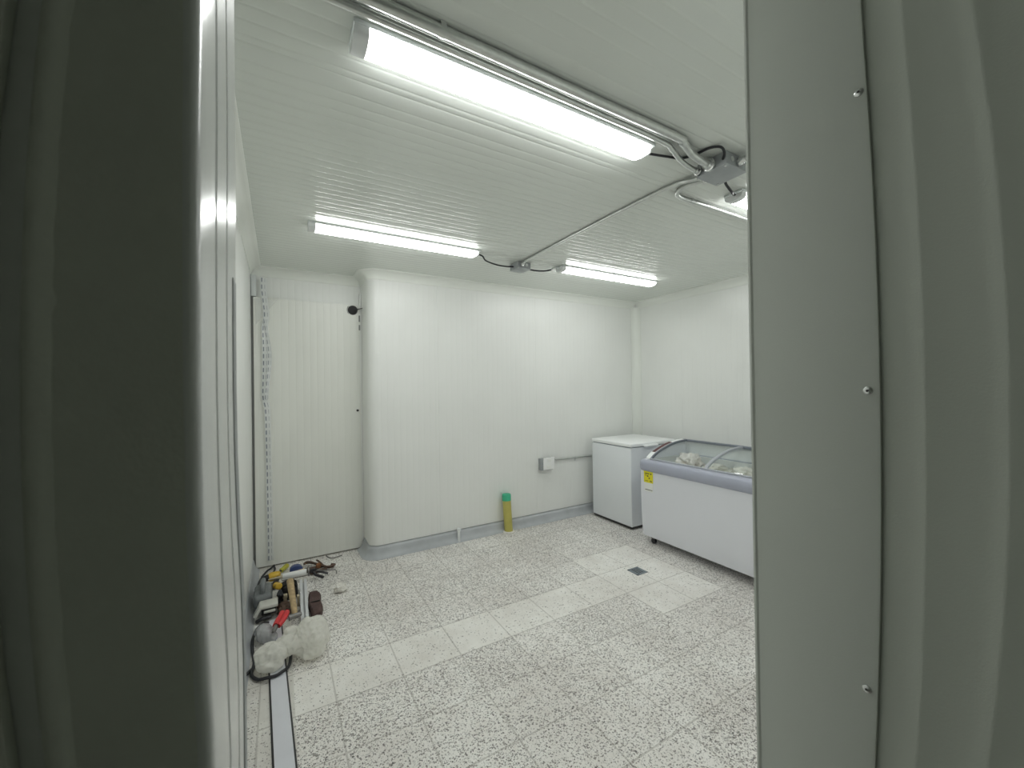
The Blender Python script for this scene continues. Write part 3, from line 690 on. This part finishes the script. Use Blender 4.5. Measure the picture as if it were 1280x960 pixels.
# energy label on the front
lb = MB(); lb.box((2.9655, 2.567, .503), (2.9685, 2.667, .592)); lab = lb.build('energy_label', M['whitelab'], r, smooth=0)
lb = MB(); lb.box((2.9650, 2.566, .585), (2.9690, 2.668, .690)); yl = lb.build('yellow_field', M['yellowlab'], lab, smooth=0)
ik = MB()
for (y0, y1, z0, z1) in ((2.605, 2.655, .664, .672), (2.580, 2.592, .662, .675), (2.64, 2.652, .648, .655), (2.615, 2.632, .640, .652), (2.60, 2.612, .622, .634), (2.576, 2.60, .598, .606), (2.62, 2.655, .600, .604)):
    ik.box((2.9645, y0, z0), (2.9655, y1, z1))
ik.build('label_print', M['ink'], yl, smooth=0)
ik = MB(); ik.box((2.9650, 2.572, .516), (2.9660, 2.655, .522)); ik.build('label_line', M['ink'], lab, smooth=0)

# frozen goods under the glass
def lump(c, rad, sc, m, label, seed, amp=.35, fr=3.0, cat='frozen food', name='frozen_bag', flat=True):
    s = MB(); bm = bmesh.new(); bmesh.ops.create_icosphere(bm, subdivisions=4, radius=1)
    for v in bm.verts:
        d = v.co.copy()
        k = 1 + amp * (mnoise.noise(d * fr + Vector((seed, 0, 0))) + .5 * mnoise.noise(d * fr * 2.3 + Vector((0, seed, 0))) + .25 * mnoise.noise(d * fr * 5 + Vector((0, 0, seed))))
        p = Vector((d.x * sc[0], d.y * sc[1], d.z * sc[2])) * rad * k
        if flat and p.z < -rad * sc[2] * .62: p.z = -rad * sc[2] * .62
        v.co = Vector(c) + p
    s.bm(bm); o = s.build(name, m, smooth=60)
    return tag(o, label, cat)
def gbag(x, y, z, rad, sc, m, label, seed, amp=.3):
    o = lump((x, y, z + rad * sc[2] * .62), rad, sc, m, label, seed, amp); o['group'] = 'frozen bags under the curved glass'; return o
TF = .7005
gbag(3.36, 2.47, TF, .10, (1.25, 1.0, .85), M['ice2'], 'lumpy pinkish frozen bag under the glass near the yellow label', 3.1, .4)
gbag(3.40, 2.235, TF, .11, (1.1, .85, .4), M['ice'], 'pale low frozen bag under the glass beside the middle lid frame', 8.3)
gbag(3.38, 1.985, TF, .095, (1.2, 1.1, .55), M['ice'], 'wide beige frozen bag under the second glass lid', 5.7, .35)
gbag(3.32, 1.71, TF, .09, (1.2, 1.0, .55), M['ice'], 'beige frozen bag at the far end of the second glass lid', 12.9, .35)

# ------------------------------------------------------------------ floor channel and tools
s = MB()
def slab(a, b, w, z0, z1, m=None):
    a = Vector(a); b = Vector(b); d = (b - a).normalized(); n = Vector((-d.y, d.x)) * w / 2
    ps = [a - n, a + n, b + n, b - n]
    s.extrude([(p.x, p.y, z0) for p in ps], (0, 0, z1 - z0))
r = thing('floor_channel', 'long flat white channel lying on the floor along the side wall', 'channel', (0, 1.9, 0))
A_, B_ = (.041, .95), (-.043, 3.05)
s = MB(); slab(A_, B_, .086, .0005, .004); s.build('edge_shadow', M['dark'], r, smooth=0)  # dark strip painted in for the shadow lines along the channel's sides
s = MB(); slab(A_, B_, .070, .003, .012); s.build('cover', M['channel'], r, smooth=0)

s = MB()
for x0, x1, z1 in ((0, .016, .034), (.016, .028, .006), (.028, .045, .034)): s.box((x0, 0, 0), (x1, .52, z1))
mt = Matrix.Translation((.106, 2.92, .008)) @ Matrix.Rotation(math.radians(-1.5), 4, 'Z') @ Matrix.Rotation(math.radians(3), 4, 'X')
s.v = [tuple(mt @ Vector(v)) for v in s.v]
tag(s.build('metal_profile', M['alu'], smooth=0), 'ribbed aluminium profile lying between the wooden hammer handle and brown pouch', 'profile')

# hammer leaning head-down
def axis_m(a, b):
    a, b = Vector(a), Vector(b); d = (b - a).normalized(); q = Vector((0, 0, 1)).rotation_difference(d); return Matrix.Translation(a) @ q.to_matrix().to_4x4(), (b - a).length
mt, Ln = axis_m((.072, 2.93, .075), (.052, 3.22, .175))
r = thing('hammer', 'hammer with thick wooden handle propped over the tool pile', 'hammer', (.072, 2.93, 0))
s = MB(); s.tube([(0, 0, -.03), (0, 0, .05), (0, 0, .15), (0, 0, Ln - .05), (0, 0, Ln - .006), (0, 0, Ln)], .018, 14, rs=[.016, .017, .0185, .021, .021, .014])
s.v = [tuple(mt @ Vector((v[0] * 1.05, v[1] * .85, v[2]))) for v in s.v]; s.build('handle', M['wood'], r)
s = MB(); s.tube([(-.036, 0, -.02), (-.032, 0, -.02), (-.018, 0, -.02), (.018, 0, -.02), (.034, 0, -.02), (.038, 0, -.02)], .02, 14, rs=[.017, .02, .016, .016, .012, .008]); s.v = [tuple(mt @ Vector(v)) for v in s.v]; s.build('head', M['steel'], r)

# screwdriver, tape, knife
def driver(a, b, hl, hr, m, label, name='screwdriver', sr=.004):
    mt, L = axis_m(a, b); r = thing(name, label, name.replace('_', ' '), (a[0], a[1], 0))
    s = MB(); s.tube([(0, 0, 0), (0, 0, .006), (0, 0, hl * .4), (0, 0, hl * .75), (0, 0, hl * .9), (0, 0, hl)], hr, 12, rs=[hr * .7, hr, hr * 1.05, hr * .85, hr, hr * .6]); s.v = [tuple(mt @ Vector(v)) for v in s.v]; s.build('handle', m, r)
    s = MB(); s.tube([(0, 0, hl - .005), (0, 0, L)], sr, 10); s.v = [tuple(mt @ Vector(v)) for v in s.v]; s.build('shaft', M['steel'] if sr < .008 else M['black'], r)
    return r
driver((.045, 3.895, .024), (-.045, 3.73, .022), .10, .019, M['lime'], 'lime-yellow handled screwdriver lying closest to the white door', sr=.009)
driver((-.012, 3.27, .125), (-.055, 3.39, .10), .07, .022, M['yellow'], 'stubby yellow-handled screwdriver sticking out between grey saw and black bag')
r = thing('tape_measure', 'dark blue tape measure on the floor between screwdriver and brown straps', 'tape measure', (.105, 3.755, 0))
s = MB(); s.tube([(.105, 3.735, .040), (.105, 3.740, .040), (.105, 3.775, .040), (.105, 3.780, .040)], .04, 22, rs=[.035, .041, .041, .035]); s.box((.075, 3.733, .0), (.15, 3.782, .045), bev=.006); s.v = [(.105 + (v[0] - .105) * 1.12, v[1], v[2] * .8) for v in s.v]; s.build('case', M['blue'], r)
s = MB(); s.box((.066, 3.727, .0), (.154, 3.734, .022), bev=.002); s.build('grip', M['black'], r)
s = MB(); s.box((.152, 3.752, .006), (.165, 3.764, .008)); s.build('tape_end', M['lime'], r, smooth=0)
r = thing('utility_knife', 'yellow utility knife with black tip beside the blue tape measure', 'knife', (.125, 3.685, 0))
mt = Matrix.Translation((.075, 3.675, .035)) @ Matrix.Rotation(math.radians(12), 4, 'Z')
s = MB(); s.box((0, -.014, -.009), (.095, .014, .009), mt, bev=.005); s.build('handle', M['yellow'], r)
s = MB(); s.box((.094, -.013, -.008), (.122, .013, .008), mt, bev=.004); s.build('tip', M['black'], r)
s = MB(); s.box((.02, -.006, .008), (.045, .006, .012), mt, bev=.002); s.build('slider', M['black'], r)

# sealant cartridge in a caulking gun
zc = .075; yc = 3.55
r = thing('caulking_gun', 'dark caulking gun cradling the white sealant tube on top of the pile', 'caulking gun', (.2, yc, 0))
s = MB()
for dz, dy in ((-.030, 0), (0, .032)): s.tube([(.005, yc + dy, zc + dz), (.19, yc + dy, zc + dz)], .0035, 8)
s.tube([(.180, yc, zc), (.190, yc, zc)], .036, 18); s.build('cradle', M['steel'], r)
s = MB(); s.tube([(.180, yc, zc), (.30, yc, zc - .02), (.375, yc - .0, zc - .034)], .004, 8); s.tube([(.375, yc, zc - .034), (.39, yc, zc - .05), (.385, yc, zc - .07)], .004, 8); s.build('rod', M['steel'], r)
s = MB(); s.box((.195, yc - .01, zc - .02), (.232, yc + .01, zc + .012), bev=.005); s.tube([(.215, yc, zc - .01), (.235, yc - .025, zc - .032), (.285, yc - .07, zc - .045)], .01, 8); s.tube([(.225, yc, zc), (.255, yc + .01, zc - .022), (.325, yc - .005, zc - .05)], .008, 8); s.build('grip', M['black'], r)
r = thing('sealant_tube', 'white sealant tube with cream nozzle lying crosswise behind the wooden handle', 'sealant tube', (.05, yc, 0))
s = MB(); s.tube([(.008, yc, zc), (.012, yc, zc), (.168, yc, zc), (.172, yc, zc)], .0225, 18, rs=[.02, .0225, .0225, .021]); s.build('tube', M['plate'], r)
s = MB(); s.tube([(.010, yc, zc), (-.005, yc, zc), (-.01, yc, zc), (-.085, yc - .005, zc + .002)], .01, 12, rs=[.012, .012, .010, .004]); s.build('nozzle', M['paleply'], r)

# yellow cordless drill
r = thing('cordless_drill', 'yellow and black cordless drill lying behind the sealant nozzle', 'drill', (-.06, 3.62, 0))
s = MB(); s.tube([(-.005, 3.645, .055), (-.015, 3.645, .056), (-.07, 3.635, .058), (-.085, 3.632, .058)], .03, 16, rs=[.02, .031, .034, .026]); s.build('motor_housing', M['yellow'], r)
s = MB(); s.tube([(-.083, 3.632, .058), (-.10, 3.63, .058), (-.125, 3.627, .056), (-.135, 3.626, .055)], .02, 14, rs=[.024, .024, .017, .010]); s.build('chuck', M['black'], r)
s = MB(); s.tube([(-.025, 3.63, .05), (-.03, 3.60, .040), (-.045, 3.55, .03)], .018, 12, rs=[.020, .017, .018]); s.build('grip', M['black'], r)
s = MB(); s.box((-.085, 3.515, .004), (-.01, 3.555, .045), bev=.008); s.build('battery', M['black'], r)
# small dark motor / coil left of it
r = thing('cable_coil', 'small coil of black cable against the side wall behind the grey saw', 'cable coil', (-.12, 3.5, 0))
s = MB()
for i, (rr, z) in enumerate(((.042, .012), (.035, .030), (.040, .047), (.032, .062))):
    s.tube([(-.122 + rr * math.cos(2 * PI * k / 20), 3.47 + rr * math.sin(2 * PI * k / 20), z + .006 * math.sin(4 * PI * k / 20 + i)) for k in range(21)], .008, 8)
s.build('coil', M['rubber'], r)
s = MB(); s.tube([(-.165, 3.47, .035), (-.12, 3.47, .07), (-.08, 3.47, .035)], .006, 8); s.build('tie', M['toolgrey'], r)

# grey saw with pale shoe
r = thing('jigsaw', 'grey power saw with pale angled shoe plate against the side wall', 'power saw', (-.1, 3.2, 0))
s = MB(); s.box((-.165, 3.18, .035), (-.055, 3.40, .125), bev=.028); s.build('body', M['toolgrey'], r)
s = MB(); s.tube(smoothpath([(-.11, 3.22, .12), (-.11, 3.23, .165), (-.11, 3.30, .175), (-.11, 3.37, .15), (-.11, 3.385, .115)], 6), .016, 12); s.build('handle', M['toolgrey'], r)
s = MB(); s.box((-.125, 3.08, .075), (-.02, 3.175, .098), bev=.007); s.extrude([(-.125, 3.08, .098), (-.125, 3.165, .098), (-.158, 3.11, .045), (-.158, 3.07, .045)], (.018, 0, -.004)); s.build('shoe_plate', M['palegrey'], r, smooth=30)
s = MB(); s.box((-.115, 3.09, .03), (-.03, 3.18, .076), bev=.01); s.tube([(-.14, 3.075, .012), (-.11, 3.06, .03), (-.06, 3.075, .025)], .012, 8); s.build('guard', M['black'], r)
s = MB(); s.box((-.10, 3.072, .052), (-.035, 3.086, .066), bev=.003); s.build('side_plate', M['palegrey'], r)

# black canvas bag, brown pouch, belt, glove
s = MB()
def softbox(c, d, seed, amp, zt=1.0, dent=0.0):
    bm = bmesh.new(); bmesh.ops.create_cube(bm, size=1.0); bmesh.ops.subdivide_edges(bm, edges=bm.edges[:], cuts=7, use_grid_fill=True)
    for v in bm.verts:
        u = v.co * 2; k = 1 - .16 * max(0, (abs(u.x) ** 4 * abs(u.y) ** 4)) - .1 * abs(u.z) ** 6 * (abs(u.x) ** 3 + abs(u.y) ** 3)
        p = Vector((v.co.x * d[0] * k, v.co.y * d[1] * k, v.co.z * d[2]))
        nn = mnoise.noise(Vector((p.x, p.y, p.z)) * 14 + Vector((seed, seed, 0)))
        p += u.normalized() * nn * amp
        if dent and u.z > .9: p.z -= dent * max(0, 1 - (u.x ** 2 + u.y ** 2))
        p.z = max(p.z, -d[2] / 2)
        v.co = p + Vector(c)
    return bm
r = thing('tool_bag', 'open black canvas tool bag under the wooden handle', 'bag', (.055, 3.34, 0))
MB().bm(softbox((.046, 3.36, .045), (.115, .15, .09), 2.0, .008, dent=.05)).build('body', M['canvas'], r)
s = MB(); s.tube(smoothpath([(.0, 3.30, .085), (.02, 3.285, .115), (.06, 3.28, .12), (.08, 3.285, .115), (.092, 3.30, .085)], 6), .006, 8); s.build('handle', M['canvas'], r)
r = thing('tool_pouch', 'dark brown canvas pouch lying beside the aluminium profile', 'pouch', (.195, 3.1, 0))
MB().bm(softbox((.199, 3.07, .032), (.072, .32, .064), 5.0, .012)).build('body', M['pouch'], r)
s = MB(); s.tube(smoothpath([(.180, 2.925, .02), (.195, 2.905, .012), (.225, 2.90, .010), (.243, 2.875, .008), (.240, 2.84, .007)], 6), .008, 8); s.build('strap', M['rubber'], r)
s = MB(); s.box((.168, 3.04, .060), (.226, 3.047, .068), bev=.002); s.build('seam', M['canvas'], r)
r = thing('tool_belt', 'crumpled brown leather tool belt at the end of the caulking gun rod', 'tool belt', (.28, 3.72, 0))
def strapmesh(path, w, m, name, th=.005):
    p = smoothpath(path, 6); a = MB(); rows = []
    for i, q in enumerate(p):
        d = (p[min(i + 1, len(p) - 1)] - p[max(i - 1, 0)]).normalized(); u = Vector((0, 0, 1)) - d * d.z; u = (u + Vector((d.y, -d.x, 0)) * .9).normalized(); n = d.cross(u).normalized()
        rows.append([q - u * w / 2 - n * th, q + u * w / 2 - n * th, q + u * w / 2 + n * th, q - u * w / 2 + n * th, q - u * w / 2 - n * th])
    a.grid(rows); a.add(rows[0][:4], [(0, 1, 2, 3)]); a.add(rows[-1][:4], [(0, 1, 2, 3)])
    return a.build(name, m, r)
strapmesh([(.272, 3.86, .02), (.285, 3.81, .03), (.30, 3.74, .028), (.325, 3.685, .02)], .034, M['leather'], 'strap')
strapmesh([(.165, 3.845, .022), (.19, 3.85, .03), (.225, 3.825, .03), (.255, 3.80, .022), (.30, 3.76, .02)], .034, M['leather'], 'strap')
strapmesh([(.255, 3.72, .02), (.30, 3.70, .03), (.335, 3.665, .028), (.365, 3.67, .026), (.385, 3.69, .02), (.36, 3.71, .018)], .032, M['leather'], 'strap')
strapmesh([(.20, 3.645, .015), (.25, 3.63, .02), (.29, 3.66, .02), (.33, 3.66, .016)], .026, M['leather'], 'strap')
s = MB(); s.tube([(.262, 3.70, .045), (.275, 3.685, .045)], .02, 14, rs=[.022, .020]); s.build('buckle', M['rust'], r)
s = MB(); s.box((.18, 3.685, .004), (.255, 3.76, .02), bev=.006); s.build('pad', M['leather'], r)

lump((.022, 3.115, .03), .05, (1.0, 1.6, .8), M['leather'], 'crumpled dark brown work glove between the saw and hammer handle', 4.4, .35, 3, 'glove', 'work_glove')
s = MB(); s.box((.092, 3.165, .06), (.108, 3.20, .072), Matrix.Rotation(0, 4, 'Z'), bev=.003); s.box((.094, 3.168, .0), (.106, 3.197, .06)); tag(s.build('wood_offcut', M['paleply']), 'small pale wood offcut between the hammer handle and metal profile', 'offcut')
s = MB(); s.box((.008, 3.20, .062), (.036, 3.235, .082), bev=.004); s.box((.012, 3.205, 0), (.032, 3.23, .064)); tag(s.build('wood_offcut', M['paleply']), 'small cream offcut standing between black bag and brown glove', 'offcut')

cable([(-0.017, 3.25, .012), (-0.002, 3.235, .075), (0.006, 3.255, .04), (-0.005, 3.26, .012), (-0.020, 3.20, .06), (-0.005, 3.175, .105), (0.004, 3.20, .08), (-0.008, 3.23, .11), (-0.019, 3.18, .105), (-0.003, 3.20, .12)], .010, 'tangle of black cable between the grey saw and the wooden handle', name='cable_tangle')

# red pliers
r = thing('pliers', 'pair of red-handled pliers poking out of the grey plastic', 'pliers', (.015, 2.98, 0))
s = MB(); s.tube(smoothpath([(-.032, 2.80, 00.094), (-.020, 2.84, 0.100), (-.004, 2.875, 0.106), (.004, 2.91, 0.108)], 6), .017, 12); s.build('handle', M['red'], r)
s = MB(); s.tube(smoothpath([(-.018, 2.79, 00.094), (.004, 2.82, 0.104), (.020, 2.855, 0.112), (.028, 2.895, 0.112)], 6), .016, 12); s.build('handle', M['red'], r)
s = MB(); s.tube([(-.028, 2.795, 00.094), (-.04, 2.76, 0.090), (-.046, 2.735, 00.094)], .014, 10, rs=[.013, .013, .006]); s.build('jaws', M['steel'], r)
# cap
r = thing('bottle_cap', 'small white cap on the floor by the side wall', 'cap', (-.128, 2.985, 0))
s = MB(); s.tube([(-.128, 2.985, 0), (-.128, 2.985, .022), (-.128, 2.985, .026)], .02, 16, rs=[.021, .02, .016]); s.build('cap', M['plate'], r)

# cords
o = cable([(-.05, 3.965, .02), (-.075, 3.93, .012), (-.10, 3.90, .010), (-.13, 3.80, .010), (-.150, 3.68, .012), (-.150, 3.60, .016), (-.14, 3.53, .03)], .0075, 'black cord curving from the foot of the white door to the tools', name='power_cable', cat='cord')
MB().tube(smoothpath([(-.055, 3.96, .02), (-.045, 3.90, .012), (-.060, 3.82, .010), (-.078, 3.75, .010), (-.085, 3.70, .012)], 8), .0075, 8).build('cable_tail', M['rubber'], o)
o = cable([(-.075, 3.03, .010), (-.10, 2.99, .03), (-.132, 2.95, .03), (-.152, 2.86, .012), (-.145, 2.74, .009), (-.132, 2.63, .009), (-.140, 2.53, .009), (-.110, 2.465, .012), (-.075, 2.440, .021), (-.030, 2.432, .022), (.0, 2.45, .022), (.026, 2.485, .014), (.038, 2.54, .009), (.042, 2.60, .009)], .008, 'black cord looped on the floor around the plastic bags', name='power_cable', cat='cord')
MB().tube(smoothpath([(-.185, 2.50, .02), (-.15, 2.56, .010), (-.115, 2.62, .010), (-.085, 2.70, .02)], 6), .008, 8).build('cable_tail', M['rubber'], o)

# plastic bags: blobs fused by a voxel remesh, then wrinkled
def fused(name, blobs, m, label, seed, amp=.012, vox=.007, zmin=.0):
    s = MB()
    for c, rad, sc in blobs: s.ball(c, rad, sc, 3)
    o = s.build(name + '_raw', m)
    md = o.modifiers.new('r', 'REMESH'); md.mode = 'VOXEL'; md.voxel_size = vox
    sm = o.modifiers.new('s', 'SMOOTH'); sm.iterations = 8; sm.factor = .6
    bpy.context.view_layer.update(); dg = bpy.context.evaluated_depsgraph_get()
    me = bpy.data.meshes.new_from_object(o.evaluated_get(dg)); bpy.data.objects.remove(o)
    me.name = name
    vs = [v.co.copy() for v in me.vertices]; ns = [v.normal.copy() for v in me.vertices]
    for v, c, n in zip(me.vertices, vs, ns):
        q = c * 19 + Vector((seed, 0, 0)); k = mnoise.noise(q) + .6 * (1 - 2 * abs(mnoise.noise(q * 1.9))) + .4 * (.5 - abs(mnoise.noise(q * 4.1)))
        p = c + n * k * amp; p.z = max(p.z, zmin); v.co = p
    for p in me.polygons: p.use_smooth = True
    o = bpy.data.objects.new(name, me); COL.objects.link(o)
    return tag(o, label, 'plastic bag')
fused('plastic_bag', [((.150, 2.575, .098), .088, (1, 1, 1.05)), ((.150, 2.525, .045), .055, (1.1, 1, .8)), ((.095, 2.565, .082), .064, (1.1, .9, .9)), ((.03, 2.575, .086), .058, (1.2, .8, .85)), ((.06, 2.66, .075), .045, (1.3, .9, 1.1)), ((-.055, 2.51, .045), .055, (1.1, .7, .6)), ((-.052, 2.538, .070), .066, (1.1, .8, .9)), ((-.065, 2.58, .07), .05, (1, 1, 1)), ((.115, 2.66, .07), .05, (1.2, 1, .9))], M['bag'], 'white translucent plastic bag, puffed up, in front of the tools', 1.0, .014, vox=.0055, zmin=.0185)
fused('plastic_bag', [((-.088, 2.83, .05), .042, (1, 1.1, 1)), ((-.065, 2.80, .036), .036, (1.1, 1, .9)), ((.02, 2.74, .022), .030, (1.1, 1, .6)), ((-.1, 2.875, .038), .034, (1, 1, .9))], M['clearbag'], 'grey crumpled see-through plastic between the white bag and the saw', 6.0, .012, zmin=.0135)

# rubble lump and wire hook on the floor
lump((.378, 3.225, .026), .036, (1.1, .8, .85), M['plaster'], 'white plaster lump alone on the floor beside the tools', 2.2, .5, 2.2, 'rubble', 'plaster_lump')
o = MB().tube(smoothpath([(.352, 3.985, .005), (.362, 3.94, .005), (.385, 3.905, .005), (.42, 3.90, .005), (.475, 3.915, .005)], 6), .004, 8).build('wire_hook', M['steel']); tag(o, 'bent wire hook on the floor in front of the white door', 'hook')

# ------------------------------------------------------------------ camera, world, view
cam = bpy.data.cameras.new('camera'); co = bpy.data.objects.new('camera', cam); COL.objects.link(co)
yw, pt, rl = math.radians(30.066), math.radians(.346), math.radians(-.845)
f = Vector((math.sin(yw) * math.cos(pt), math.cos(yw) * math.cos(pt), math.sin(pt)))
sx = Vector((math.cos(yw), -math.sin(yw), 0)); u = sx.cross(f)
s2 = math.cos(rl) * sx + math.sin(rl) * u; u2 = -math.sin(rl) * sx + math.cos(rl) * u
co.matrix_world = Matrix(((s2.x, u2.x, -f.x, 0), (s2.y, u2.y, -f.y, 0), (s2.z, u2.z, -f.z, H), (0, 0, 0, 1)))
cam.sensor_fit = 'HORIZONTAL'; cam.sensor_width = 36; cam.lens = 502.9 / 1280 * 36
cam.clip_start = .01; cam.clip_end = 60
cam.dof.use_dof = True; cam.dof.focus_distance = 3.0; cam.dof.aperture_fstop = 12.0
scene.camera = co

w = bpy.data.worlds.new('world'); scene.world = w; w.use_nodes = True
bg = w.node_tree.nodes['Background']; bg.inputs[0].default_value = (.8, .9, 1, 1); bg.inputs[1].default_value = 0.02

scene.view_settings.view_transform = 'Standard'; scene.view_settings.look = 'None'
scene.view_settings.gamma = 1; scene.view_settings.use_curve_mapping = False
scene.view_settings.exposure = 0.12
cy = scene.cycles
cy.use_denoising = True; cy.max_bounces = 12; cy.diffuse_bounces = 7; cy.glossy_bounces = 4; cy.transparent_max_bounces = 12
cy.sample_clamp_indirect = 6.0; cy.caustics_reflective = False; cy.caustics_refractive = False
